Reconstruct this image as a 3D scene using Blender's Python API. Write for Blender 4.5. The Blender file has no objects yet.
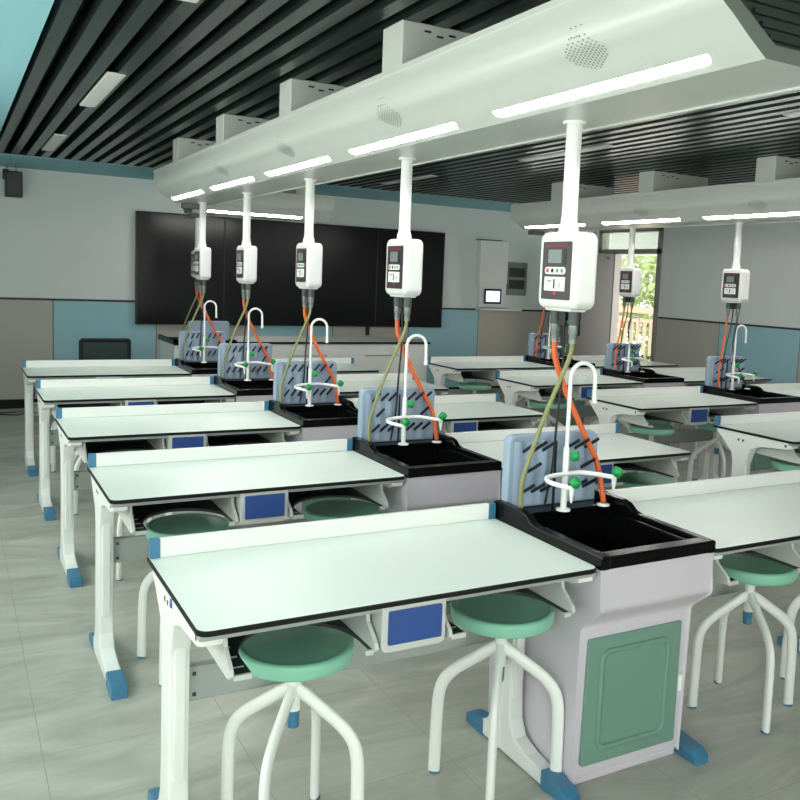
import bpy, bmesh, math, random
from mathutils import Vector, Matrix
random.seed(4)
S = bpy.context.scene
COL = S.collection
PI = math.pi

# ------------------------------------------------------------------ materials
def mat(name, col, rough=0.5, metal=0.0, spec=0.5, bump=None, coat=0.0, emit=None, strength=0.0, trans=0.0, alpha=1.0):
    m = bpy.data.materials.new(name); m.use_nodes = True
    nt = m.node_tree; b = nt.nodes['Principled BSDF']
    b.inputs['Base Color'].default_value = (*col, 1)
    b.inputs['Roughness'].default_value = rough
    b.inputs['Metallic'].default_value = metal
    b.inputs['Specular IOR Level'].default_value = spec
    b.inputs['Coat Weight'].default_value = coat
    if trans: b.inputs['Transmission Weight'].default_value = trans
    if alpha < 1: b.inputs['Alpha'].default_value = alpha
    if emit:
        b.inputs['Emission Color'].default_value = (*emit, 1)
        b.inputs['Emission Strength'].default_value = strength
    if bump:
        tc = nt.nodes.new('ShaderNodeTexCoord'); n = nt.nodes.new('ShaderNodeTexNoise')
        n.inputs['Scale'].default_value = bump[0]; n.inputs['Detail'].default_value = 4
        bp = nt.nodes.new('ShaderNodeBump'); bp.inputs['Strength'].default_value = bump[1]; bp.inputs['Distance'].default_value = 0.01
        nt.links.new(tc.outputs['Object'], n.inputs['Vector'])
        nt.links.new(n.outputs['Fac'], bp.inputs['Height'])
        nt.links.new(bp.outputs['Normal'], b.inputs['Normal'])
    return m

def srgb(r, g, b):
    f = lambda c: (c/255/12.92) if c/255 <= 0.04045 else ((c/255+0.055)/1.055)**2.4
    return (f(r), f(g), f(b))

M = {}
M['laminate'] = mat('mint laminate', srgb(226, 236, 228), 0.32, bump=(3, 0.02))
M['black_edge'] = mat('black core edge', (0.004, 0.0045, 0.005), 0.45, spec=0.25)
M['white'] = mat('white powder coat', srgb(232, 233, 230), 0.35, bump=(300, 0.02))
M['grey_rail'] = mat('grey painted rail', srgb(158, 163, 161), 0.4)
M['shelf'] = mat('grey plastic shelf', srgb(198, 200, 196), 0.45)
M['dark_plastic'] = mat('dark tray plastic', srgb(52, 60, 58), 0.5)
M['blue_cap'] = mat('blue plastic cap', srgb(62, 118, 152), 0.35)
M['blue_panel'] = mat('blue plastic panel', srgb(40, 74, 142), 0.4)
M['cabinet'] = mat('pale lilac grey cabinet plastic', srgb(206, 198, 208), 0.4)
M['door_green'] = mat('sage green door', srgb(112, 146, 134), 0.4)
M['seat'] = mat('green plastic seat', srgb(138, 198, 174), 0.35)
M['black_sink'] = mat('black resin sink', (0.003, 0.003, 0.0035), 0.2, spec=0.16)
M['rack'] = mat('pale blue plastic rack', srgb(152, 170, 192), 0.45)
M['peg'] = mat('dark navy peg', srgb(24, 28, 40), 0.4)
M['tap_white'] = mat('white enamel tap', srgb(242, 243, 242), 0.25)
M['tap_green'] = mat('green plastic handle', srgb(20, 150, 78), 0.35)
M['orange'] = mat('orange rubber hose', srgb(226, 104, 52), 0.45)
M['olive'] = mat('olive braided hose', srgb(140, 142, 96), 0.5, bump=(400, 0.2))
M['greyhose'] = mat('dark grey hose', srgb(70, 74, 74), 0.5)
M['cable'] = mat('black cable', srgb(22, 23, 25), 0.5)
M['connector'] = mat('grey metal connector', srgb(140, 146, 146), 0.35, 0.6)
M['pod'] = mat('white pod plastic', srgb(228, 228, 227), 0.35)
M['pod_panel'] = mat('dark brown pod panel', srgb(58, 48, 50), 0.35)
M['pod_red'] = mat('dark red strip', srgb(110, 34, 50), 0.4)
M['lcd'] = mat('grey lcd', srgb(118, 132, 132), 0.3)
M['red'] = mat('red button', srgb(220, 40, 70), 0.4)
M['green_btn'] = mat('green button', srgb(90, 150, 100), 0.4)
M['beam'] = mat('white service beam', srgb(206, 210, 204), 0.3, bump=(4, 0.015))
M['beam_dark'] = mat('beam end grey', srgb(104, 112, 104), 0.5)
M['beam_louver'] = mat('beam end dark', srgb(40, 46, 44), 0.6)
M['hole'] = mat('dark perforation', srgb(128, 135, 129), 0.8)
M['strip'] = mat('led strip diffuser', (1, 1, 1), 0.4, emit=(1.0, 0.99, 0.945), strength=32)
M['slat'] = mat('charcoal metal slat', srgb(54, 65, 63), 0.3, 0.5)
M['void'] = mat('black plenum', srgb(14, 18, 20), 0.8)
M['ceil_lamp'] = mat('pale ceiling lamp diffuser', srgb(205, 208, 202), 0.4)
M['wall'] = mat('pale grey wall', srgb(230, 234, 232), 0.75, bump=(60, 0.03))
M['teal_paint'] = mat('pale teal paint', srgb(140, 194, 206), 0.7, bump=(60, 0.03))
M['panel_grey'] = mat('warm grey wall panel', srgb(188, 184, 175), 0.6)
M['panel_teal'] = mat('teal wall panel', srgb(160, 202, 214), 0.6)
M['trim_dark'] = mat('dark metal trim', srgb(46, 50, 50), 0.5)
M['screen'] = mat('black glass screen', srgb(14, 15, 17), 0.25, spec=0.35)
M['bezel'] = mat('black bezel', srgb(20, 21, 23), 0.4)
M['black'] = mat('black plastic', srgb(24, 27, 32), 0.5)
M['mesh_black'] = mat('grey green chair mesh', srgb(62, 78, 80), 0.8)
M['door_leaf'] = mat('grey steel door', srgb(66, 66, 63), 0.5)
M['frame'] = mat('grey door frame', srgb(150, 150, 142), 0.45)
M['lit'] = mat('lit tablet display', (0.8, 0.85, 1), 0.4, emit=(0.8, 0.86, 1.0), strength=0.6)
M['louver'] = mat('grey louvre box', srgb(126, 132, 128), 0.5)
M['terracotta'] = mat('pale terracotta paint', srgb(178, 122, 104), 0.7)
M['concrete'] = mat('outside concrete', srgb(190, 186, 178), 0.85)
M['leaf'] = mat('tree leaf', srgb(104, 122, 70), 0.6)
M['bark'] = mat('tree bark', srgb(96, 80, 64), 0.9)
M['banner'] = mat('white sill board', srgb(238, 236, 226), 0.7)
M['purple'] = mat('violet mark', srgb(110, 104, 190), 0.5)
M['screw'] = mat('dark screw', srgb(64, 66, 66), 0.4, 0.5)

def glass_mat():
    m = bpy.data.materials.new('clear glass'); m.use_nodes = True
    nt = m.node_tree; nt.nodes.remove(nt.nodes['Principled BSDF'])
    o = nt.nodes['Material Output']
    t = nt.nodes.new('ShaderNodeBsdfTransparent'); t.inputs[0].default_value = (0.93, 0.96, 0.94, 1)
    g_ = nt.nodes.new('ShaderNodeBsdfGlossy'); g_.inputs['Roughness'].default_value = 0.03
    mx = nt.nodes.new('ShaderNodeMixShader'); mx.inputs[0].default_value = 0.07
    nt.links.new(t.outputs[0], mx.inputs[1]); nt.links.new(g_.outputs[0], mx.inputs[2])
    nt.links.new(mx.outputs[0], o.inputs['Surface'])
    return m
M['glass'] = glass_mat()

def floor_mat():
    m = bpy.data.materials.new('grey stone floor tiles'); m.use_nodes = True
    nt = m.node_tree; b = nt.nodes['Principled BSDF']; L = nt.links
    tc = nt.nodes.new('ShaderNodeTexCoord')
    mp = nt.nodes.new('ShaderNodeMapping'); mp.inputs['Scale'].default_value = (0.55, 1.6, 1); mp.inputs['Rotation'].default_value = (0, 0, 0.35)
    L.new(tc.outputs['Object'], mp.inputs['Vector'])
    n1 = nt.nodes.new('ShaderNodeTexNoise'); n1.inputs['Scale'].default_value = 2.3; n1.inputs['Detail'].default_value = 9; n1.inputs['Roughness'].default_value = 0.62; n1.inputs['Distortion'].default_value = 1.4
    L.new(mp.outputs[0], n1.inputs['Vector'])
    cr = nt.nodes.new('ShaderNodeValToRGB')
    cr.color_ramp.elements[0].position = 0.3; cr.color_ramp.elements[0].color = (*srgb(152, 152, 141), 1)
    cr.color_ramp.elements[1].position = 0.72; cr.color_ramp.elements[1].color = (*srgb(196, 196, 185), 1)
    e = cr.color_ramp.elements.new(0.52); e.color = (*srgb(175, 176, 165), 1)
    L.new(n1.outputs['Fac'], cr.inputs[0])
    br = nt.nodes.new('ShaderNodeTexBrick'); br.offset = 0.0; br.squash = 1.0
    br.inputs['Scale'].default_value = 1.0; br.inputs['Brick Width'].default_value = 0.6; br.inputs['Row Height'].default_value = 0.6
    br.inputs['Mortar Size'].default_value = 0.0017; br.inputs['Mortar Smooth'].default_value = 0.2
    mp2 = nt.nodes.new('ShaderNodeMapping'); mp2.inputs['Location'].default_value = (0.248, 0.2, 0)
    L.new(tc.outputs['Object'], mp2.inputs['Vector']); L.new(mp2.outputs[0], br.inputs['Vector'])
    mx = nt.nodes.new('ShaderNodeMix'); mx.data_type = 'RGBA'
    mx.inputs[7].default_value = (*srgb(148, 149, 140), 1)
    L.new(br.outputs['Fac'], mx.inputs[0]); L.new(cr.outputs[0], mx.inputs[6])
    L.new(mx.outputs[2], b.inputs['Base Color'])
    b.inputs['Roughness'].default_value = 0.36
    b.inputs['Specular IOR Level'].default_value = 0.4
    return m
M['floor'] = floor_mat()

# ------------------------------------------------------------------ mesh helpers
class MB:
    """collects shapes into one mesh; each shape may have its own material slot"""
    def __init__(self): self.v = []; self.f = []; self.mi = []; self.sm = []
    def add(self, verts, faces, mi=0, smooth=False):
        o = len(self.v); self.v += [tuple(p) for p in verts]
        for f in faces: self.f.append([i+o for i in f]); self.mi.append(mi); self.sm.append(smooth)
    def frombm(self, bm, mi=0, smooth=False):
        bm.verts.index_update()
        self.add([v.co[:] for v in bm.verts], [[v.index for v in f.verts] for f in bm.faces], mi, smooth); bm.free()
    def box(self, x0, x1, y0, y1, z0, z1, bev=0.0, seg=2, mi=0):
        bm = bmesh.new()
        r = bmesh.ops.create_cube(bm, size=1)
        for v in bm.verts:
            v.co = Vector((x0+(v.co.x+.5)*(x1-x0), y0+(v.co.y+.5)*(y1-y0), z0+(v.co.z+.5)*(z1-z0)))
        if bev: bmesh.ops.bevel(bm, geom=bm.edges[:], offset=bev, segments=seg, affect='EDGES', profile=0.5)
        self.frombm(bm, mi, False); return self
    def prism(self, pts, a0, a1, axis='x', bev=0.0, seg=2, mi=0, mi_cap=None):
        """extrude a 2-D outline along an axis. axis x: pts=(y,z); y: pts=(x,z); z: pts=(x,y)"""
        def P(p, a):
            if axis == 'x': return Vector((a, p[0], p[1]))
            if axis == 'y': return Vector((p[0], a, p[1]))
            return Vector((p[0], p[1], a))
        bm = bmesh.new(); n = len(pts)
        A = [bm.verts.new(P(p, a0)) for p in pts]; B = [bm.verts.new(P(p, a1)) for p in pts]
        f0 = bm.faces.new(A); f1 = bm.faces.new(B[::-1])
        for i in range(n): bm.faces.new((A[i], B[i], B[(i+1) % n], A[(i+1) % n]))
        bmesh.ops.recalc_face_normals(bm, faces=bm.faces[:])
        if bev:
            ed = list({e for f in (f0, f1) for e in f.edges})
            bmesh.ops.bevel(bm, geom=ed, offset=bev, segments=seg, affect='EDGES', profile=0.5)
        self.frombm(bm, mi); return self
    def tube(self, path, r, sides=10, mi=0, cap=True, flat=1.0):
        """swept tube; r a number or a list of radii; flat squashes one side axis"""
        P = [Vector(p) for p in path]; n = len(P)
        R = r if isinstance(r, (list, tuple)) else [r]*n
        T = []
        for i in range(n):
            t = (P[min(i+1, n-1)]-P[max(i-1, 0)])
            T.append(t.normalized() if t.length > 1e-9 else Vector((0, 0, 1)))
        ref = Vector((0, 0, 1)) if abs(T[0].z) < 0.9 else Vector((1, 0, 0))
        u = T[0].cross(ref).normalized(); V = []; F = []
        for i in range(n):
            u = (u - T[i]*u.dot(T[i])).normalized(); w = T[i].cross(u)
            for k in range(sides):
                a = 2*PI*k/sides
                V.append(P[i] + u*math.cos(a)*R[i] + w*math.sin(a)*R[i]*flat)
        for i in range(n-1):
            for k in range(sides):
                F.append((i*sides+k, i*sides+(k+1) % sides, (i+1)*sides+(k+1) % sides, (i+1)*sides+k))
        self.add(V, F, mi, True)
        if cap:
            self.add(V[:sides], [list(range(sides))[::-1]], mi); self.add(V[-sides:], [list(range(sides))], mi)
        return self
    def lathe(self, prof, cx, cy, z0=0.0, sides=32, mi=0, smooth=True):
        """prof: (radius, z) list from bottom to top"""
        V = []; F = []; n = len(prof)
        for r, z in prof:
            for k in range(sides):
                a = 2*PI*k/sides; V.append((cx+r*math.cos(a), cy+r*math.sin(a), z0+z))
        for i in range(n-1):
            for k in range(sides):
                F.append((i*sides+k, i*sides+(k+1) % sides, (i+1)*sides+(k+1) % sides, (i+1)*sides+k))
        self.add(V, F, mi, smooth)
        self.add(V[:sides], [list(range(sides))[::-1]], mi); self.add(V[-sides:], [list(range(sides))], mi)
        return self
    def quad(self, *p, mi=0): self.add(p, [list(range(len(p)))], mi); return self
    def build(self, name, m, parent=None, auto=True):
        me = bpy.data.meshes.new(name); me.from_pydata(self.v, [], self.f)
        ms = m if isinstance(m, (list, tuple)) else [m]
        for x in ms: me.materials.append(M[x])
        for p, i, s in zip(me.polygons, self.mi, self.sm): p.material_index = i; p.use_smooth = s
        me.update()
        o = bpy.data.objects.new(name, me); COL.objects.link(o)
        if parent: o.parent = parent
        return o

def tag(o, label=None, cat=None, group=None, kind=None):
    if label: o['label'] = label
    if cat: o['category'] = cat
    if group: o['group'] = group
    if kind: o['kind'] = kind
    return o
def empty(name, loc=(0, 0, 0), rz=0.0):
    o = bpy.data.objects.new(name, None); COL.objects.link(o)
    o.location = loc; o.rotation_euler = (0, 0, rz); o.empty_display_size = 0.1
    return o
def kids(o): return [c for c in list(bpy.data.objects) if c.parent == o]
def tree_of(o): return (o, [tree_of(c) for c in kids(o)])
def copy_tree(t, parent=None):
    o, ch = t
    c = o.copy(); COL.objects.link(c)
    if parent: c.parent = parent
    for k in ch: copy_tree(k, c)
    return c
def structure(o): o['kind'] = 'structure'; return o

def smooth_path(pts, n=8):
    P = [Vector(p) for p in pts]; P = [P[0]*2-P[1]] + P + [P[-1]*2-P[-2]]; out = []
    for i in range(1, len(P)-2):
        for k in range(n):
            t = k/n; a, b, c, d = P[i-1], P[i], P[i+1], P[i+2]
            out.append(0.5*((2*b)+(c-a)*t+(2*a-5*b+4*c-d)*t*t+(3*b-a-3*c+d)*t**3))
    out.append(P[-2]); return out
def rrect(x0, x1, y0, y1, r, n=5, corners=(1, 1, 1, 1)):
    """rounded rectangle, counter-clockwise from bottom-left"""
    pts = []
    for (cx, cy, a0, on) in ((x0, y0, PI, corners[0]), (x1, y0, 1.5*PI, corners[1]), (x1, y1, 0, corners[2]), (x0, y1, .5*PI, corners[3])):
        if not on: pts.append((cx, cy)); continue
        mx = cx+r if cx == x0 else cx-r; my = cy+r if cy == y0 else cy-r
        for k in range(n+1):
            a = a0+.5*PI*k/n; pts.append((mx+r*math.cos(a), my+r*math.sin(a)))
    return pts

# ------------------------------------------------------------------ dimensions
PITCH = 1.27; LT = 1.196; DT = 0.6; SW = 0.477; XR = 3.69; YR = 0.035
TOP = 0.76; CEIL = 2.59; YW = 8.5; XW = 8.05; XL = -1.7; YB = -4.6

# ------------------------------------------------------------------ room shell
structure(MB().box(XL, XW+.2, YB, YW, -0.1, 0.0).build('floor', 'floor'))
ce = structure(MB().box(XL, XW+.2, YB, YW, CEIL+.12, CEIL+.2).build('ceiling', 'void'))
sl = MB(); x = -0.10
while x < XW-.05:
    sl.prism([(x, CEIL), (x+.064, CEIL), (x+.064, CEIL+.09), (x+.058, CEIL+.09), (x+.058, CEIL+.006), (x+.006, CEIL+.006), (x+.006, CEIL+.09), (x, CEIL+.09)], YB+.3, 7.3, 'y')
    x += 0.128
sl.build('slats', 'slat', ce)
MB().box(-.13, XW, 7.28, 7.299, CEIL+.004, CEIL+.12).build('end_board', 'void', ce)
sf = MB(); sf.box(XL, -0.13, YB, YW, CEIL-.005, CEIL+.12); sf.box(-0.13, XW, 7.3, YW, CEIL-.005, CEIL+.12)
sf.build('painted_border', 'teal_paint', ce)

wf = structure(MB().box(XL, XW+.2, YW, YW+.15, 0, CEIL+.12).build('wall_front', 'wall'))
RZ = 1.195
seams = [-0.6, .5, 1.6, 2.7, 3.8, 4.9, 6.0, 7.1, XW]
prev = XL
for i, s in enumerate(seams):
    p = MB().box(prev+.004, s-.004, YW-.014, YW-.001, 0.1, RZ-.01, 0.002)
    p.build('wainscot_panel', 'panel_teal' if i in (2, 4, 6) else 'panel_grey', wf)
    prev = s
MB().box(XL, XW, YW-.016, YW, RZ-.012, RZ+.012).build('rail', 'trim_dark', wf)
MB().box(XL, XW, YW-.011, YW, 0.1, RZ).build('panel_backing', 'trim_dark', wf)
structure(MB().box(XL, XW, YW-.022, YW-.001, 0.0, 0.1).build('baseboard_front', 'black_edge'))

DY0, DY1 = 7.08, 8.42
wr = MB(); wr.box(XW, XW+.2, YB, DY0, 0, CEIL+.12); wr.box(XW, XW+.2, DY1, YW, 0, CEIL+.12); wr.box(XW, XW+.2, DY0, DY1, 2.46, CEIL+.12)
wr = structure(wr.build('wall_right', 'wall'))
prev = YB
for i, s in enumerate([-0.7, 0.4, 1.5, 2.6, 3.65, 4.73, 5.95, DY0-.02]):
    MB().box(XW-.014, XW-.001, prev+.004, s-.004, 0.1, RZ-.01, 0.002).build('wainscot_panel', 'panel_teal' if i in (2, 6) else 'panel_grey', wr)
    prev = s
MB().box(XW-.016, XW, YB, DY0-.02, RZ-.012, RZ+.012).build('rail', 'trim_dark', wr)
MB().box(XW-.011, XW, YB, DY0-.02, 0.1, RZ).build('panel_backing', 'trim_dark', wr)
structure(MB().box(XW-.022, XW-.001, YB, DY0-.02, 0, 0.1).build('baseboard_right', 'black_edge'))

# left wall with a window, back wall with a window band
wl = MB(); wins = [(-3.9, -1.5), (-1.0, 1.4), (1.9, 4.3)]
wl.box(XL-.2, XL, YB, YW, 0, 0.9); wl.box(XL-.2, XL, YB, YW, 2.4, CEIL+.12)
prev = YB
for a, b in wins: wl.box(XL-.2, XL, prev, a, 0.9, 2.4); prev = b
wl.box(XL-.2, XL, prev, YW, 0.9, 2.4)
structure(wl.build('wall_left', 'wall'))
for i, (a, b) in enumerate(wins):
    w = structure(empty('window_%d' % (i+1), (XL-.1, (a+b)/2, 0.9)))
    h = (b-a)/2; f = MB()
    for (y0, y1, z0, z1) in ((-h, h, 0, .06), (-h, h, 1.44, 1.5), (-h, -h+.06, 0, 1.5), (h-.06, h, 0, 1.5), (-.03, .03, 0, 1.5)):
        f.box(-.03, .03, y0, y1, z0, z1)
    f.build('window_frame', 'white', w)
    MB().box(-.004, .004, -h+.05, h-.05, .05, 1.45).build('window_pane', 'glass', w)
bw = MB(); bwins = [(-1.5, .8), (.95, 3.25)]
bw.box(XL-.2, XW+.2, YB-.2, YB, 0, 0.5); bw.box(XL-.2, XW+.2, YB-.2, YB, 2.5, CEIL+.12); prev = XL-.2
for a, b in bwins: bw.box(prev, a, YB-.2, YB, .5, 2.5); prev = b
bw.box(prev, XW+.2, YB-.2, YB, .5, 2.5)
structure(bw.build('wall_back', 'wall'))
for i, (a, b) in enumerate(bwins):
    w = structure(empty('window_%d' % (i+2), ((a+b)/2, YB-.1, 0.5)))
    h = (b-a)/2; f = MB()
    for (x0, x1, z0, z1) in ((-h, h, 0, .06), (-h, h, 1.94, 2.0), (-h, -h+.06, 0, 2.0), (h-.06, h, 0, 2.0), (-.03, .03, 0, 2.0)):
        f.box(x0, x1, -.03, .03, z0, z1)
    f.build('window_frame', 'white', w)
    MB().box(-h+.05, h-.05, -.004, .004, .05, 1.95).build('window_pane', 'glass', w)

# door unit in the right wall
d = structure(empty('door_1', (XW, DY0, 0)))
f = MB(); W_ = DY1-DY0
for (y0, y1, z0, z1) in ((0, .08, 0, 2.46), (W_-.08, W_, 0, 2.46), (0, W_, 2.38, 2.46), (0, W_, 2.07, 2.14), (.95, 1.0, 0, 2.1), (.12, .95, 0, .04)):
    f.box(-.02, .12, y0, y1, z0, z1, .004)
f.build('door_frame', 'frame', d)
MB().box(.03, .04, .08, W_-.08, 2.13, 2.38).build('transom_pane', 'glass', d)
MB().box(-.005, .05, 1.0, W_-.08, .02, 2.07, .004).build('side_leaf', 'door_leaf', d)
lf = MB().box(-.86, -.03, .955, .995, .02, 2.07, .004).build('door_leaf', 'door_leaf', d)
MB().box(-.62, -.585, .925, .955, .86, 1.25, .008).build('pull_handle', 'trim_dark', d)
MB().box(-.16, -.12, .94, .955, 1.99, 2.02, .003).build('door_closer', 'black', d)

# ------------------------------------------------------------------ outside the door
structure(MB().box(XW+.2, XW+2.4, 3.5, 14.5, -0.12, -0.02).build('walkway', 'concrete'))
structure(MB().box(XW+.2, XW+2.5, 3.5, 14.5, 2.75, 2.9).build('walkway_roof', 'concrete'))
structure(MB().box(XW+2.3, XW+2.42, 3.5, 14.5, 2.17, 2.75).build('walkway_fascia', 'louver'))
rl = empty('balcony_railing', (XW+2.2, 9.5, -.02)); tag(rl, 'pale terracotta balcony railing of upright bars outside the open door', 'railing')
MB().box(-.05, .05, -4, 4, 1.16, 1.27, .01).build('top_rail', 'terracotta', rl)
MB().box(-.03, .03, -4, 4, 1.0, 1.06, .005).build('middle_rail', 'terracotta', rl)
MB().box(-.03, .03, -4, 4, .06, .12, .005).build('bottom_rail', 'terracotta', rl)
bal0 = None
for i in range(48):
    y = -3.9+i*.165
    if bal0 is None:
        bal0 = MB().box(-.02, .02, -.02, .02, 0, 1.03).build('baluster', 'terracotta', rl); bal0.location = (0, y, 0)
    else:
        c = bal0.copy(); COL.objects.link(c); c.location = (0, y, 0)
def tree(x, y, h, r, label):
    t = empty('tree', (x, y, -3.0)); tag(t, label, 'tree', 'trees outside the door')
    MB().tube([(0, 0, 0), (.1, .05, h*.3), (0, 0, h*.6), (.1, 0, h*.9)], [.16, .13, .1, .04], 8).build('trunk', 'bark', t)
    m = MB()
    for i in range(3600):
        a = random.uniform(0, 2*PI); q = random.random()**.4*r; e = math.asin(random.uniform(-1, 1))
        p = Vector((q*math.cos(a)*math.cos(e), q*math.sin(a)*math.cos(e), h*.66+q*1.25*math.sin(e)))
        u = Vector((random.uniform(-1, 1), random.uniform(-1, 1), random.uniform(-1, 1))).normalized(); w = u.orthogonal().normalized()
        s = random.uniform(.1, .19)
        m.add([p-u*s, p+w*s*.5, p+u*s, p-w*s*.5], [(0, 1, 2, 3)])
    m.build('foliage', 'leaf', t)
tree(13.5, 11.6, 6.2, 2.1, 'green tree seen to the left through the open doorway')
tree(17.2, 15.6, 7.4, 2.1, 'green tree farther back seen through the open doorway')

# ------------------------------------------------------------------ science table
def make_table():
    t = empty('science_table')
    # top: black core with pale laminate face
    m = MB(); o = rrect(0, LT, 0, DT, .03, 6, (1, 1, 0, 0))
    n = len(o); z0, z1 = TOP-.0135, TOP
    V = [(p[0], p[1], z0) for p in o] + [(p[0], p[1], z1-.002) for p in o]
    inn = rrect(.003, LT-.003, .003, DT-.003, .028, 6, (1, 1, 0, 0))
    V += [(p[0], p[1], z1) for p in inn]
    m.add(V, [[i, (i+1) % n, n+(i+1) % n, n+i] for i in range(n)] + [[n+i, n+(i+1) % n, 2*n+(i+1) % n, 2*n+i] for i in range(n)] + [list(range(n))[::-1]], 0)
    m.add([(p[0], p[1], z1) for p in inn], [list(range(n))], 1)
    m.build('tabletop', ['black_edge', 'laminate'], t)
    # upstand along the rear with blue end caps
    b = MB().box(.028, LT-.028, DT-.024, DT-.002, TOP, TOP+.056, .004).build('upstand', 'white', t)
    for x0 in (.003, LT-.033): MB().box(x0, x0+.03, DT-.026, DT, TOP, TOP+.057, .003).build('end_cap', 'blue_cap', b)
    # apron under the front edge
    MB().box(.005, LT-.005, .010, .04, TOP-.028, TOP-.0135, .003).build('apron', 'grey_rail', t)
    # I-shaped end legs
    u = TOP-.0135
    pts = [(.03, .004), (.595, .004), (.6, .03), (.52, .05), (.475, .075), (.452, .13), (.445, .22), (.443, .56), (.46, .62), (.58, u-.02), (.585, u), (.02, u), (.02, u-.03), (.06, u-.045), (.23, u-.06), (.31, u-.09), (.343, .56), (.345, .22), (.338, .13), (.31, .08), (.24, .058), (.035, .04)]
    for x0 in (.010, LT-.064):
        lg = MB().prism(pts, x0, x0+.056, 'x', .006, 2)
        lg.box(x0+.012, x0+.044, .335, .36, .2, .60, .004)          # front ridge of the column
        lg = lg.build('leg', 'white', t)
        MB().prism([(.015, 0), (.15, 0), (.15, .056), (.04, .046), (.018, .03)], x0-.003, x0+.059, 'x', .006).build('foot_cap', 'blue_cap', lg)
        MB().prism([(.495, 0), (.612, 0), (.61, .034), (.59, .042), (.495, .058)], x0-.003, x0+.059, 'x', .006).build('foot_cap', 'blue_cap', lg)
        side = x0-.001 if x0 < .5 else x0+.054
        for (yy, zz) in ((.37, u-.045), (.405, u-.045), (.06, u-.022)): MB().box(side, side+.003, yy-.007, yy+.007, zz-.007, zz+.007, .001).build('screw', 'screw', lg)
    # cross rail between the columns
    cr = MB().box(.06, LT-.06, .375, .405, .405, .505, .003).build('cross_rail', 'grey_rail', t)
    for xx in (.085, LT-.085):
        for zz in (.425, .485): MB().box(xx-.005, xx+.005, .371, .376, zz-.005, zz+.005, .001).build('screw', 'screw', cr)
    # two book trays with S-shaped cheeks and a stool cut-out
    S_ = [(.055, u), (.062, u-.03), (.055, u-.055), (.028, u-.075), (.004, u-.093), (-.002, u-.108), (.008, u-.118), (.03, u-.122), (.46, u-.115), (.48, u-.06), (.48, u)]
    for (xa, xb) in ((.075, .468), (.678, LT-.085)):
        xc = (xa+xb)/2; r = .160; xm = xc+.022; fz = u-.122
        r = (xb-xa)/2-.036; out = [(xa+.012, .47), (xa+.012, .012), (xm-r, .012)] + [(xm+r*math.cos(a), .10+.17*math.sin(a)) for a in [PI-PI*k/16 for k in range(17)]] + [(xm+r, .012), (xb-.0122, .012), (xb-.012, .47)]
        tr = MB().prism(out, fz, fz+.01, 'z').build('book_tray', 'dark_plastic', t)
        for xq in (xa, xb-.012): MB().prism(S_, xq, xq+.012, 'x', .002).build('tray_cheek', 'shelf', tr)
        MB().box(xa+.012, xb-.012, .465, .478, fz, u, 0).build('tray_back', 'dark_plastic', tr)
        for (la, lb) in ((xa+.012, xm-r), (xb-.035, xb-.012)): MB().box(la, lb, .004, .014, fz-.002, fz+.012, .002).build('tray_lip', 'shelf', tr)
        rb = MB()
        for k in range(6): rb.box(xa+.0125, xa+.05, .05+k*.06, .0535+k*.06, fz+.01, fz+.013)
        rb.build('tray_rib', 'grey_rail', tr)
    # drawer front with a blue panel
    dr = MB().prism(rrect(.476, .668, TOP-.140, TOP-.014, .02, 5, (1, 1, 0, 0)), .004, .35, 'y', .003).build('drawer', 'shelf', t)
    MB().prism(rrect(.494, .653, TOP-.118, TOP-.026, .004, 3), -.002, .006, 'y', .001).build('drawer_panel', 'blue_panel', dr)
    # small violet mark on the end bracket
    return t

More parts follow.
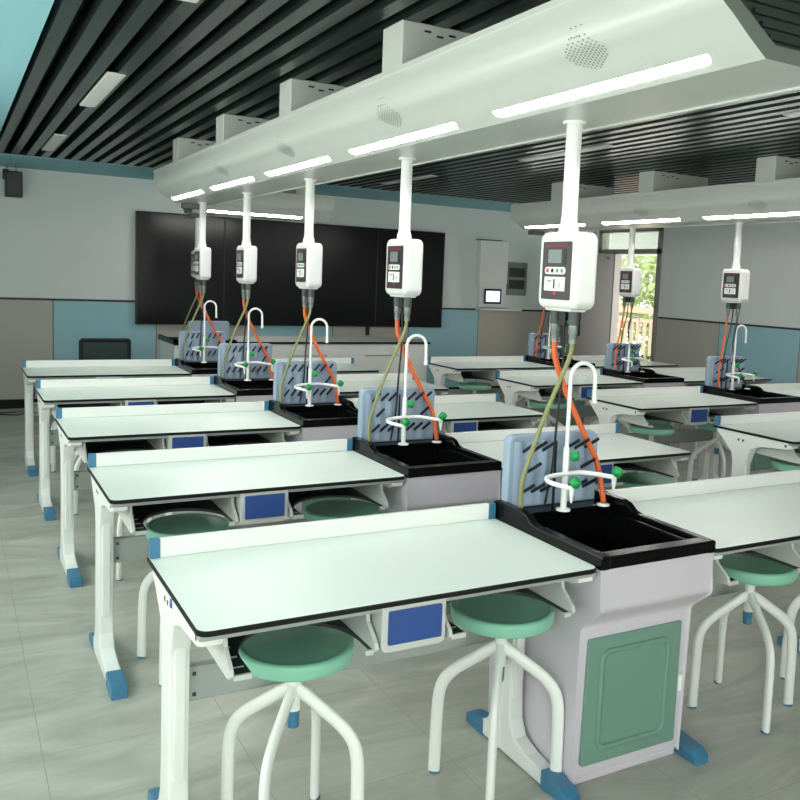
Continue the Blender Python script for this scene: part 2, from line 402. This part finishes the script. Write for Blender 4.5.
# ------------------------------------------------------------------ sink station
def make_sink(mirror_hose=False):
    t = empty('sink_station'); a, b = .002, SW-.002
    body = MB()
    prof = [(.0, TOP-.008), (.0, .625), (.006, .612), (.07, .56), (.085, .54), (.095, .03), (.56, .03), (.58, .56), (.6, .625), (.6, TOP-.008)]
    n = len(prof)
    Lr = [(a, y, z) for y, z in prof]; Rr = [(b, y, z) for y, z in prof]
    body.add(Lr+Rr, [[i, i+1, n+i+1, n+i] for i in range(n-1)] + [list(range(n)), list(range(n, 2*n))[::-1]])
    body.box(a, b, .105, .56, 0, .032)
    bd = body.build('cabinet', 'cabinet', t)
    bv = bd.modifiers.new('round', 'BEVEL'); bv.width = .012; bv.segments = 3; bv.limit_method = 'ANGLE'; bv.angle_limit = .4
    # door with raised frame; front face leans from y=.085 to y=.095
    dm = MB(); dm.prism(rrect(.04, .437, .075, .497, .006, 3), .078, .092, 'y', .003)
    dd = dm.build('cabinet_door', 'door_green', t)
    ring = rrect(.098, .378, .125, .447, .03, 6); pth = [(p[0], .0785, p[1]) for p in ring]; pth.append(pth[0])
    MB().tube(pth, .010, 8, cap=False).build('raised_moulding', 'door_green', dd)
    MB().box(.438, .452, .07, .09, .25, .31, .005).build('door_handle', 'tap_white', dd)
    # black sink
    k = MB(); zr = .793; zf = TOP-.007
    side = [(-.006, zf), (-.006, zr-.004), (.0, zr), (.34, zr), (.37, zr+.006), (.40, zr+.026), (.43, zr+.032), (.585, zr+.032), (.602, zr+.024), (.602, zf)]
    for x0 in (0.0, SW-.032): k.prism(side, x0, x0+.032, 'x', .004)
    for x0 in (.05, SW-.064): k.prism([(.05, zr-.028), (.05, zr-.012), (.36, zr-.012), (.36, zr-.028)], x0, x0+.014, 'x', .003)
    k.box(.028, SW-.028, -.006, .045, zf, zr, .004)
    k.box(.028, SW-.028, .48, .602, zf, zr+.003, .004)
    k.box(.028, .07, .04, .49, zf, zr-.02); k.box(SW-.07, SW-.028, .04, .49, zf, zr-.02)
    x0, x1, y0, y1, zb = .066, SW-.066, .042, .482, .62
    k.quad((x0, y0, zr-.02), (x1, y0, zr-.02), (x1-.02, y0+.02, zb), (x0+.02, y0+.02, zb))
    k.quad((x0, y1, zr-.02), (x1, y1, zr-.02), (x1-.02, y1-.02, zb), (x0+.02, y1-.02, zb))
    k.quad((x0, y0, zr-.02), (x0, y1, zr-.02), (x0+.02, y1-.02, zb), (x0+.02, y0+.02, zb))
    k.quad((x1, y0, zr-.02), (x1, y1, zr-.02), (x1-.02, y1-.02, zb), (x1-.02, y0+.02, zb))
    k.quad((x0+.02, y0+.02, zb), (x1-.02, y0+.02, zb), (x1-.02, y1-.02, zb), (x0+.02, y1-.02, zb))
    k = k.build('sink_basin', 'black_sink', t)
    MB().lathe([(.03, 0), (.03, .006), (.02, .008), (.012, .004)], SW/2+.06, .36, zb, 20).build('drain', 'connector', k)
    # drying rack with pegs
    X0, X1, Z0, Z1 = .024, .428, zr+.004, 1.062
    r_ = MB(); seg = 40; rows = 12
    def prof_x(xx, zz):   # rounded outline test not needed: grooves on the front face
        g_ = .0035*math.sin((xx-X0)/(X1-X0)*2*PI*7)
        return .548 + g_*(1 if .02 < xx-X0 < X1-X0-.02 else 0)
    out = rrect(X0, X1, Z0, Z1, .03, 6, (0, 0, 1, 1))
    r_.prism(out, .552, .592, 'y', .008, 3)
    V = []; F = []
    for j in range(rows+1):
        for i in range(seg+1):
            xx = X0+.022+(X1-X0-.044)*i/seg; zz = Z0+.012+(Z1-Z0-.034)*j/rows
            V.append((xx, prof_x(xx, zz), zz))
    for j in range(rows):
        for i in range(seg): F.append((j*(seg+1)+i, j*(seg+1)+i+1, (j+1)*(seg+1)+i+1, (j+1)*(seg+1)+i))
    r_.add(V, F, 0, True)
    rk = r_.build('drying_rack', 'rack', t)
    pg = MB().tube([(0, 0, 0), (0, -.075, .045)], .0065, 8)
    pegs = [(x, z) for z in (.235, .085) for x in (.062, .105, .148, .25, .294, .338)] + [(.085, .16), (.326, .16)]
    p0 = None
    for (px, pz) in pegs:
        if p0 is None: p0 = pg.build('peg', 'peg', rk); c = p0
        else: c = p0.copy(); COL.objects.link(c)
        c.location = (X0+px, .551, Z0+pz-.03)
    MB().box(X0+.198, X0+.205, .542, .549, Z0, Z1-.03).build('centre_slot', 'peg', rk)
    # gooseneck tap with two side taps
    fx, fy = .217, .472
    f = MB(); zb0 = zr+.003
    f.lathe([(.026, 0), (.026, .006), (.014, .009)], fx, fy, zb0, 20)
    f.tube([(fx, fy, zb0), (fx, fy, 1.02), (fx, fy, 1.03)], [.0115, .0115, .008], 14)
    arc = [(fx, fy, 1.02), (fx, fy, 1.24)] + [(fx+.047-.047*math.cos(q), fy-.006*q, 1.28+.047*math.sin(q)) for q in [PI*i/14 for i in range(15)]] + [(fx+.096, fy-.02, 1.19)]
    f.tube(arc, .0075, 12)
    f.tube([(fx+.096, fy-.02, 1.205), (fx+.096, fy-.02, 1.185)], .0095, 12)
    arms = smooth_path([(fx-.060, fy-.118, .908), (fx-.090, fy-.09, .914), (fx-.108, fy-.05, .92), (fx-.085, fy-.012, .926), (fx, fy-.006, .931), (fx+.07, fy-.012, .931), (fx+.125, fy-.05, .926), (fx+.158, fy-.08, .921)], 6)
    f.tube(arms, .0085, 12)
    tips = [(fx-.060, fy-.118, .908), (fx+.158, fy-.08, .921)]
    for (x, y, z) in tips:
        f.tube([(x, y, z+.008), (x, y, z-.02), (x, y, z-.05)], [.010, .0085, .0035], 12)
        f.tube([(x, y, z), (x+.004, y-.008, z+.022)], .008, 10)
    f = f.build('tap', 'tap_white', t)
    def knob(x, y, z, ax):
        ax = Vector(ax).normalized(); q = Vector((x, y, z))
        MB().tube([q, q+ax*.004, q+ax*.026, q+ax*.03], [.013, .0195, .0185, .013], 8).build('tap_handle', 'tap_green', f)
    knob(fx+.012, fy-.01, .995, (1, -.6, 0))
    knob(tips[0][0], tips[0][1]-.004, tips[0][2]+.01, (.25, -.5, .8))
    knob(tips[1][0], tips[1][1]-.004, tips[1][2]+.01, (.25, -.5, .8))
    # white flange where the orange hose enters
    MB().lathe([(.024, 0), (.024, .005), (.012, .008)], .405, .477, zb0, 18).build('hose_flange', 'tap_white', t)
    return t

# ------------------------------------------------------------------ stool
def make_stool():
    t = empty('stool'); zt = .583
    MB().lathe([(.10, -.048), (.152, -.047), (.1595, -.043), (.163, -.036), (.165, -.012), (.1635, -.005), (.159, -.001), (.152, 0), (.1465, -.0005), (.145, -.0025), (.143, -.0028), (.12, -.0028), (.02, -.0045)], 0, 0, zt, 40).build('seat', 'seat', t)
    MB().lathe([(.02, 0), (.02, .016)], 0, 0, .518, 20).build('collar', 'blue_cap', t)
    MB().lathe([(.019, 0), (.019, .135), (.022, .14), (.06, .142), (.06, .15)], 0, 0, .385, 20).build('hub', 'white', t)
    MB().lathe([(.016, 0), (.017, .05)], 0, 0, .335, 18).build('sleeve', 'blue_cap', t)
    for q in range(4):
        a = PI/4+q*PI/2; c, s = math.cos(a), math.sin(a)
        pr = [(.008, .448), (.05, .422), (.10, .388), (.145, .355), (.175, .320), (.189, .28), (.194, .22), (.196, .1), (.197, .006)]
        pth = smooth_path([(r*c, r*s, z) for r, z in pr], 5)
        lg = MB().tube(pth, .0138, 14, flat=1.42).build('leg', 'white', t)
        MB().tube([(.197*c, .197*s, 0), (.197*c, .197*s, .008)], .0148 if False else .0165, 14).build('foot_cap', 'blue_cap', lg)
    return t

# ------------------------------------------------------------------ hanging service pod
def make_pod(right):
    """origin at the floor below the pod centre; sink origin sits at (-.204,-.51)"""
    t = empty('service_pod'); z0, z1 = 1.515, 1.782
    p = MB()
    p.tube([(-.004, 0, z1-.005), (-.004, 0, z1+.02), (-.004, 0, z1+.035), (-.004, 0, z1+.06), (-.004, 0, 2.165)], [.036, .034, .029, .027, .027], 20)
    p.lathe([(.04, 0), (.04, .012)], -.004, 0, 2.15, 20)
    p.build('pole', 'pod', t)
    h = MB(); prof = rrect(-.112, .108, z0, z1, .034, 8)
    h.prism(prof, -.048, .048, 'x', .018, 4)
    h.box(-.035, .035, -.075, .075, z0-.008, z0+.01, .006)
    h = h.build('housing', 'pod', t)
    for s in (-1, 1):
        pl = MB(); xf = s*.0485
        pl.prism(rrect(-.084, .080, z0+.032, z1-.034, .006, 3), xf-.0015, xf+.0015, 'x'); q = pl.build('control_panel', 'pod_panel', t)
        def plate(y0, y1, a0, a1, m, name, r=.002, d=.003):
            MB().prism(rrect(min(y0, y1), max(y0, y1), a0, a1, r, 3), s*.0485, s*(.0485+d), 'x').build(name, m, q)
        # y grows to the left when facing the -x side
        plate(-.062, .062, z1-.052, z1-.042, 'pod_red', 'brand_strip')
        plate(-.030, .046, z1-.108, z1-.062, 'lcd', 'display')
        plate(-.055, -.040, z1-.115, z1-.06, 'peg', 'indicator_column')
        plate(-.055, .062, z1-.147, z1-.122, 'tap_white', 'button_strip', .011)
        for yy, m in ((.046, 'red'), (.018, 'black'), (-.010, 'green_btn'), (-.037, 'green_btn')):
            plate(yy-.007, yy+.007, z1-.142, z1-.127, m, 'button', .0065, .0045)
        sk = MB().prism(rrect(-.055, .062, z1-.205, z1-.156, .003, 3), s*.0485, s*.0515, 'x')
        for (ya, yb, za, zb) in ((.001, .009, z1-.197, z1-.172), (.001, .009, z1-.172, z1-.164), (.036, .042, z1-.174, z1-.168), (.024, .03, z1-.174, z1-.168), (-.03, -.02, z1-.182, z1-.179), (-.03, -.02, z1-.19, z1-.187)):
            sk.prism(rrect(ya, yb, za, zb, .001, 2), s*.051, s*.0525, 'x', mi=1)
        sk.build('socket_plate', ['tap_white', 'black'], q)
        plate(-.006, .006, z1-.218, z1-.208, 'red', 'indicator_lamp', .0048, .004)
    # connectors under the housing
    for yy in (.052, -.052):
        cn = MB().tube([(0, yy, z0+.002), (0, yy, z0-.055)], .0195, 16).build('connector', 'greyhose', t)
        MB().tube([(0, yy, z0-.05), (0, yy, z0-.085), (0, yy, z0-.09), (0, yy, z0-.118)], [.0165, .0165, .0135, .0135], 16).build('ferrule', 'connector', cn)
    MB().box(-.014, .014, -.018, .018, z0-.06, z0, .004).build('valve_block', 'black', t)
    MB().tube([(0, -.03, z0-.045), (0, .03, z0-.045)], .006, 8).build('valve_stem', 'tap_green', t)
    zs = .81; zc = z0-.11
    ox, oy = -.204, -.51        # sink origin
    fl = (ox+.405, oy+.477, zs)
    if not right:
        MB().tube(smooth_path([(0, .052, zc), (.005, .045, 1.33), (.05, .02, 1.2), (.12, 0, 1.06), (.178, -.012, .95), (fl[0], fl[1], zs)]), .0105, 12).build('orange_hose', 'orange', t)
        MB().tube(smooth_path([(0, -.052, zc), (-.014, -.055, 1.34), (-.085, -.045, 1.17), (-.15, -.04, .99), (ox+.04, oy+.485, .9), (ox+.045, oy+.49, zs)]), .008, 12).build('olive_hose', 'olive', t)
        MB().tube(smooth_path([(0, 0, z0-.05), (.004, 0, 1.3), (-.004, .005, 1.12), (-.01, .01, .95), (-.03, .015, zs)]), .0045, 10).build('cable', 'cable', t)
    else:
        MB().tube(smooth_path([(0, .052, zc), (-.01, .05, 1.33), (-.06, .02, 1.18), (-.115, -.01, 1.02), (-.14, -.03, .9), (ox+.055, oy+.46, zs)]), .0085, 12).build('orange_hose', 'orange', t)
        MB().tube(smooth_path([(0, -.052, zc), (-.005, -.05, 1.32), (-.005, -.03, 1.18), (.05, -.01, 1.06), (.12, -.01, .95), (fl[0], fl[1], zs)]), .007, 12).build('grey_hose', 'greyhose', t)
        MB().tube(smooth_path([(0, 0, z0-.05), (-.01, 0, 1.32), (-.05, 0, 1.15), (-.06, .01, .98), (-.06, .01, zs)]), .0055, 10).build('grey_hose', 'greyhose', t)
    return t

# ------------------------------------------------------------------ place everything
rows_l = ['nearest row', 'second row', 'third row', 'fourth row', 'farthest row']
T0 = tree_of(make_table()); K0 = tree_of(make_sink()); S0 = tree_of(make_stool()); P0 = tree_of(make_pod(False)); P1 = tree_of(make_pod(True))
used = {}
def place(tr, x, y, label, cat, group, rz=0.0):
    key = id(tr)
    if key not in used: o = tr[0]; used[key] = True
    else: o = copy_tree(tr)
    o.location = (x, y, 0); o.rotation_euler = (0, 0, rz)
    tag(o, label, cat, group); return o

stool_no = 0
def stools(x0, y, name, jit):
    for q, (sx, sd) in enumerate(((.335, 'left'), (1.0, 'right'))):
        dx, dy, rz = jit[q]
        place(S0, x0+sx+dx, y+.24+dy, 'green stool, %s place, %s' % (sd, name), 'stool', 'green stools at the science tables', rz)
for bi, (bx, by, ks, block) in enumerate(((0.0, 0.0, range(5), 'left block'), (XR, YR, range(1, 5), 'right block'))):
    nm = rows_l if bi == 0 else ['', 'nearest row', 'second row', 'third row', 'farthest row']
    for k in ks:
        y = by+k*PITCH
        ln = '%s of %s' % (nm[k], block); cut = bi == 1 and k == 1     # the rest of this row lies outside the photo
        place(T0, bx, y, 'mint topped table left of the sink, ' + ln, 'table', 'science tables')
        if not cut: place(T0, bx+LT+SW, y, 'mint topped table right of the sink, ' + ln, 'table', 'science tables')
        if not cut: place(K0, bx+LT, y, 'black sink cabinet with pale blue pegboard, ' + ln, 'sink', 'sink cabinets between tables')
        if not cut: place(P0 if bi == 0 else P1, bx+1.40, y+.51, 'white control pod hanging on a pole above the sink, ' + ln, 'service pod', 'hanging service pods')
        rj = lambda: (random.uniform(-.02, .02), random.uniform(-.03, .02), random.uniform(-.5, .5))
        jl = [rj(), rj()]; jr = [rj(), rj()]
        if bi == 0 and k == 0: jl = [(-.002, .015, .06), (.022, .012, .14)]; jr = [(.155, .015, .4), (.02, 0, .2)]
        if bi == 0 and k == 1: jl = [(-.005, -.015, .1), (0, -.015, .3)]; jr = [(0, 0, .2), (.07, -.03, .1)]
        stools(bx, y, 'table left of sink, ' + ln, jl)
        if not cut: stools(bx+LT+SW, y, 'table right of sink, ' + ln, jr)

# violet sticker on the nearest table's end bracket
mk = MB(); 
for (y0, y1, z0, z1) in ((.315, .321, .705, .73), (.315, .335, .712, .718), (.328, .334, .702, .726)): mk.box(.0075, .0145, y0, y1, z0, z1)
tag(mk.build('sticker', 'purple'), 'tiny violet mark on the end bracket of the nearest left table', 'sticker')

# ------------------------------------------------------------------ overhead beams
HW = .15        # half width of the underside
def beam(label, cx, ya, yb, nst, y_first, front=False):
    """beam along y centred on cx; faces slope up from the underside"""
    t = empty('service_beam', (0, 0, 0)); tag(t, label, 'overhead beam', 'white overhead service beams')
    zu, zs, zt = 2.16, 2.288, 2.418; w2 = HW+.178
    edge = smooth_path([(-HW, 0, zu), (-HW-.06, 0, zu+.040), (-HW-.115, 0, zu+.080), (-w2+.014, 0, zs-.012), (-w2, 0, zs+.04), (-w2, 0, zt-.03)], 5)
    left = [(p.x, p.z) for p in edge] + [(-w2, zt-.022), (-w2-.004, zt-.018), (-w2-.004, zt)]
    nL = len(left); prof = left + [(-x_, z_) for x_, z_ in left[::-1]]
    def place_pts(p): return (cx+p[0], p[1])
    sh = MB(); P_ = [place_pts(p) for p in prof]; n = len(P_)
    V = [(p[0], ya, p[1]) for p in P_] + [(p[0], yb, p[1]) for p in P_]
    sh.add(V, [[i, i+1, n+i+1, n+i] for i in list(range(nL-4))+list(range(n-nL+3, n-1))], 0, True)
    sh.add(V, [[i, (i+1) % n, n+(i+1) % n, n+i] for i in list(range(nL-4, n-nL+3))+[n-1]])
    # edge trims along the underside
    sh.box(cx+HW-.006, cx+HW+.006, ya, yb, zu-.006, zu+.004)
    sh.build('shell', 'beam', t)
    for yy, sgn in ((ya, -1), (yb, 1)):
        c = (0, 2.29)
        ins = [(cx+p[0]*.8, 2.29+(p[1]-2.29)*.72) for p in prof]
        e = MB(); y2 = yy-sgn*.03
        VV = [(p[0], yy, p[1]) for p in P_] + [(p[0], yy, p[1]) for p in ins] + [(p[0], y2, p[1]) for p in ins]
        e.add(VV, [[i, (i+1) % n, n+(i+1) % n, n+i] for i in range(n)] + [[n+i, n+(i+1) % n, 2*n+(i+1) % n, 2*n+i] for i in range(n)])
        e = e.build('end_frame', 'beam_dark', t)
        g_ = MB(); g_.add([(p[0], y2, p[1]) for p in ins], [list(range(n))])
        for q in range(6):
            gz = 2.215+q*.026; gw = min(.235, .115+(gz-2.21)*1.1)
            g_.box(cx-gw, cx+gw, min(y2, y2+sgn*.012), max(y2, y2+sgn*.012), gz, gz+.012)
        g_.build('end_grille', 'beam_louver', e)
    # dark stub under the far end
    MB().box(cx-.10, cx+.06, yb-.1, yb-.01, zu-.045, zu-.004, .004).build('end_stub', 'beam_dark', t)
    # LED strips set on both slopes
    d = Vector((-.178, 0, .128)).normalized(); nrm = Vector((-.128, 0, -.178)).normalized()
    for k in range(nst):
        y0, y1 = y_first+k*PITCH, y_first+k*PITCH+1.0
        for s in (-1, 1):
            dd = Vector((d.x if s < 0 else -d.x, 0, d.z)); nn = Vector((nrm.x if s < 0 else -nrm.x, 0, nrm.z))
            base = Vector((cx+s*HW, 0, zu)) + dd*.05
            outl = rrect(-.025, .025, y0, y1, .0248, 6)
            A = [base+dd*p[0]+nn*.0005+Vector((0, p[1], 0)) for p in outl]; B = [base+dd*p[0]+nn*.0022+Vector((0, p[1], 0)) for p in outl]
            m = MB(); nq = len(outl)
            m.add(A+B, [list(range(nq, 2*nq))] + [[i, (i+1) % nq, nq+(i+1) % nq, nq+i] for i in range(nq)])
            m.build('light_strip', 'strip', t)
    return t, dict(zu=zu, zs=zs, zt=zt, w2=w2, d=d, n=nrm, edge=[(p.x, p.z) for p in edge])
def hangers(t, cx, ys, w2):
    for y in ys:
        m = MB(); m.box(cx-w2+.004, cx+w2-.004, y-.09, y+.09, 2.414, CEIL+.004, .006)
        h = m.build('ceiling_bracket', 'beam', t)
        hs = MB()
        for q in range(4): hs.box(cx-w2+.1+q*.055, cx-w2+.13+q*.055, y-.092, y-.0895, CEIL-.03-(q % 2)*.012, CEIL-.022-(q % 2)*.012)
        hs.build('bracket_slots', 'black', h)
def grille(t, cx, y, I):
    m = MB(); E_ = I['edge']
    def on(p):          # height of the curved face under a point
        dx = p.x-cx
        for (xa, za), (xb, zb) in zip(E_, E_[1:]):
            if xb <= dx <= xa and xa-xb > 1e-6: return Vector((p.x, p.y, za+(zb-za)*(xa-dx)/(xa-xb)))
        return p
    base = Vector((cx-HW, y, 2.16))+I['d']*.168
    u = I['d']; v = Vector((0, 1, 0))
    for i in range(-6, 7):
        for j in range(-8, 9):
            a = i*.0125+(.00625 if j % 2 else 0); b_ = j*.0115
            if a*a/.058**2+b_*b_/.085**2 > 1: continue
            c = base+u*a+v*b_+I['n']*.0008
            c = on(base+u*a+v*b_)+I['n']*.0015
            m.add([c+u*.0036*math.cos(q*PI/3)+v*.0036*math.sin(q*PI/3) for q in range(6)], [list(range(6))])
    m.build('speaker_grille', 'hole', t)

CX = 1.372
b1, I = beam('long white overhead beam above the left block of tables', CX, -.45, 5.86, 5, -.305)
hangers(b1, CX, [1.262-PITCH+k*PITCH for k in range(6)][0:5], I['w2'])
for k in range(4): grille(b1, CX, .07+k*PITCH, I)
b2, I = beam('long white overhead beam above the right block of tables', CX+XR, -.45+YR, 5.86+YR, 5, -.305+YR)
hangers(b2, CX+XR, [1.262-PITCH+k*PITCH+YR for k in range(6)][0:5], I['w2'])
for k in range(4): grille(b2, CX+XR, .07+YR+k*PITCH, I)
# short cross beam above the demonstration bench: built along y then turned
b3, I = beam('short white overhead beam across the room above the demonstration bench', 0, -.74, .72, 1, -.43)
hangers(b3, 0, [-.4, .35], I['w2'])
b3.rotation_euler = (0, 0, PI/2); b3.location = (2.36, 7.16, 0)
b3.name = 'service_beam'

# ------------------------------------------------------------------ demonstration bench
tb = empty('demonstration_bench', (1.40, 6.66, 0)); tag(tb, 'long white demonstration bench with black top below the black screen', 'bench')
m = MB().box(.62, 2.84, -.01, .75, .862, .884, .002); m.add([(.625, -.005, .8845), (2.835, -.005, .8845), (2.835, .745, .8845), (.625, .745, .8845)], [(0, 1, 2, 3)], 1)
m.build('bench_top', ['black_edge', 'shelf'], tb)
bb = MB().box(.01, 2.82, .02, .7, .06, .862, .004).build('bench_body', 'white', tb)
MB().box(.03, 2.8, .05, .66, 0, .06).build('plinth', 'black_edge', tb)
gr = MB()
for q in range(3):
    for i in range(24): gr.box(.35+q*.85+i*.017, .361+q*.85+i*.017, .016, .021, .725, .742)
gr.build('vent_slots', 'grey_rail', bb)
sk = MB(); sk.box(0, .62, -.01, .75, .85, .872, .005); sk.box(0, .03, -.01, .75, .872, .90, .004); sk.box(.59, .62, -.01, .75, .872, .9, .004); sk.box(0, .62, -.01, .03, .87, .90, .004)
sk.build('sink_rim', 'black_sink', tb)
rk = MB().prism(rrect(.155, .57, .872, 1.085, .03, 6, (0, 0, 1, 1)), .09, .13, 'y', .008, 3).build('drying_rack', 'rack', tb)
o = copy_tree(P0); o.location = (1.735, 7.12, 0); tag(o, 'white control pod hanging above the demonstration bench behind the farthest left pod', 'service pod', 'hanging service pods')

# ------------------------------------------------------------------ front wall fittings
sc = empty('smart_blackboard', (1.36, YW, .937)); tag(sc, 'wide black smart blackboard of three glass panels on the front wall', 'blackboard')
W3 = 4.01
MB().box(0, W3, -.085, -.017, 0, 1.285, .004).build('blackboard_body', 'bezel', sc)
for (a, b) in ((.015, 1.0), (1.01, 3.0), (3.01, W3-.015)):
    MB().box(a, b, -.092, -.085, .015, 1.27, .003).build('glass_panel', 'screen', sc)
MB().box(2.88, 2.93, -.09, -.06, -.11, 0, .004).build('bracket', 'black', sc)

sp = empty('wall_speaker', (.107, YW, 2.26)); tag(sp, 'black box loudspeaker on a bracket high on the front wall', 'speaker')
MB().box(-.08, .08, -.32, -.14, 0, .26, .008).build('enclosure', 'black', sp)
MB().box(-.07, .07, -.326, -.318, .012, .248, .003).build('front_grille', 'peg', sp)
br = MB(); br.box(-.09, -.03, -.02, -.0, .19, .3, .003); br.tube([(-.06, -.02, .25), (-.06, -.1, .27), (-.05, -.16, .22)], .009, 8); br.build('wall_bracket', 'black', sp)
MB().tube(smooth_path([(.03, -.2, .258), (.02, -.15, .33), (-.03, -.1, .335), (-.06, -.02, .3), (-.062, -.005, .28)]), .004, 8).build('cable', 'cable', sp)

ac = empty('wall_terminal', (5.92, YW, 1.23)); tag(ac, 'white wall terminal box with small lit tablet beside the blackboard', 'control terminal')
MB().box(0, .47, -.12, -.001, .33, .93, .012).build('cover', 'white', ac)
MB().box(.0, .07, -.124, -.118, .36, .89, .004).build('cover_strip', 'wall', ac)
MB().box(-.03, .34, -.13, -.03, .928, .94, .003).build('cover_top', 'trim_dark', ac)
MB().box(.03, .47, -.10, -.015, 0, .33, .008).build('lower_box', 'wall', ac)
tb_ = MB().box(.10, .385, -.115, -.099, .05, .262, .006).build('tablet', 'bezel', ac)
MB().box(.128, .355, -.117, -.114, .08, .232).build('tablet_display', 'lit', tb_)
MB().box(.02, .70, -.18, -.0, -.04, -.012, .005).build('shelf', 'white', ac)
lv = empty('louvre_box', (6.43, YW, 1.41)); tag(lv, 'flat grey wall box with two dark windows right of the terminal', 'wall box')
MB().box(0, .34, -.05, -.001, 0, .47, .005).build('box_body', 'louver', lv)
for z in (.09, .26): MB().box(.03, .3, -.054, -.049, z, z+.13, .003).build('box_window', 'trim_dark', lv)
ot = empty('wall_socket', (.30, YW, .3)); tag(ot, 'white socket low on the grey wall panel behind the far left table', 'socket')
MB().box(-.045, .045, -.026, -.0135, 0, .09, .003).build('socket_plate', 'wall', ot)
tag(MB().tube(smooth_path([(.29, YW-.035, .33), (.3, YW-.06, .15), (.24, YW-.15, .012), (.0, YW-.35, .008), (-.3, YW-.2, .008), (.05, YW-.5, .008), (.2, YW-.38, .008)]), .006, 8).build('power_cable', 'cable'), 'black cable lying loose on the floor by the front wall', 'cable')

# ceiling lamps between the slats
i = 0
nm = {0: 'nearest the camera', 1: 'second from the camera', 2: 'third from the camera'}
for x in (.235, 3.55):
    for q, y in enumerate((.35, 2.95, 5.55)):
        l = empty('ceiling_lamp', (x, y, CEIL-.008))
        tag(l, 'narrow pale ceiling lamp between slats %s of the beam, %s' % ('left' if x < 1 else 'right', nm[q]), 'ceiling lamp', 'narrow ceiling lamps')
        MB().box(0, .092, 0, 1.1, .003, .012).build('lamp_housing', 'beam', l)
        MB().box(.005, .083, .005, 1.095, 0, .005).build('lamp_diffuser', 'ceil_lamp', l)

# office chair by the front wall
oc = empty('office_chair', (.905, 7.35, 0), 0.0); tag(oc, 'black office chair with mesh back behind the farthest left table', 'chair')
fr = rrect(-.235, .235, .46, .825, .018, 4); pth = [(p[0], .2, p[1]) for p in fr]; pth.append(pth[0])
fb = MB().tube(pth, .02, 10, cap=False).build('back_frame', 'black', oc)
MB().box(-.225, .225, .196, .204, .475, .815).build('back_mesh', 'mesh_black', fb)
MB().box(-.24, .24, -.26, .2, .42, .48, .025, 3).build('seat', 'black', oc)
MB().tube([(0, .2, .5), (0, .23, .42), (0, .1, .4), (0, 0, .4)], .02, 8).build('back_support', 'black', oc)
MB().tube([(0, 0, .08), (0, 0, .42)], .025, 12).build('gas_column', 'black', oc)
for q in range(5):
    a = q*2*PI/5+.3; c, s = math.cos(a), math.sin(a)
    fo = MB().tube([(0, 0, .1), (.28*c, .28*s, .07)], [.028, .018], 8).build('base_arm', 'black', oc)
    MB().tube([(.28*c-.02*s, .28*s+.02*c, .028), (.28*c+.02*s, .28*s-.02*c, .028)], .028, 12).build('castor', 'black', fo)

# ------------------------------------------------------------------ light
w = bpy.data.worlds.new('World'); S.world = w; w.use_nodes = True
bg = w.node_tree.nodes['Background']; bg.inputs[0].default_value = (0.97, 0.955, 0.91, 1); bg.inputs[1].default_value = 4.2
def portal(name, loc, rot, sx, sy):
    l = bpy.data.lights.new(name, 'AREA'); l.shape = 'RECTANGLE'; l.size = sx; l.size_y = sy; l.cycles.is_portal = True
    o = bpy.data.objects.new(name, l); COL.objects.link(o); o.location = loc; o.rotation_euler = rot
for i, (a, b) in enumerate(wins): portal('window_daylight', (XL-.21, (a+b)/2, 1.65), (0, -PI/2, 0), 1.5, b-a)
for i, (a, b) in enumerate(bwins): portal('window_daylight', ((a+b)/2, YB-.21, 1.5), (PI/2, 0, PI), b-a, 2.0)
portal('door_daylight', (XW+.22, (DY0+DY1)/2, 1.2), (0, PI/2, 0), 2.4, DY1-DY0)

# ------------------------------------------------------------------ camera
cd = bpy.data.cameras.new('camera'); cam = bpy.data.objects.new('camera', cd); COL.objects.link(cam)
R_ = Vector((0.870159, -0.490955, 0.042272)); U_ = Vector((0.014453, 0.111176, 0.993696)); F_ = Vector((0.492559, 0.864062, -0.103836))
mw = Matrix((R_, U_, -F_)).transposed().to_4x4(); mw.translation = Vector((-0.491542, -1.956268, 1.602694))
cam.matrix_world = mw
cd.sensor_width = 36; cd.sensor_fit = 'HORIZONTAL'; cd.lens = 870.045*36/800; cd.shift_x = -42.937/800; cd.shift_y = (-30.331)/800
cd.clip_start = .02; cd.clip_end = 200
S.camera = cam
S.view_settings.view_transform = 'Standard'; S.view_settings.look = 'None'; S.view_settings.gamma = 1; S.view_settings.use_curve_mapping = False
S.view_settings.exposure = 0.78
S.cycles.use_denoising = True
S.cycles.max_bounces = 8; S.cycles.diffuse_bounces = 5
S.cycles.sample_clamp_indirect = 6
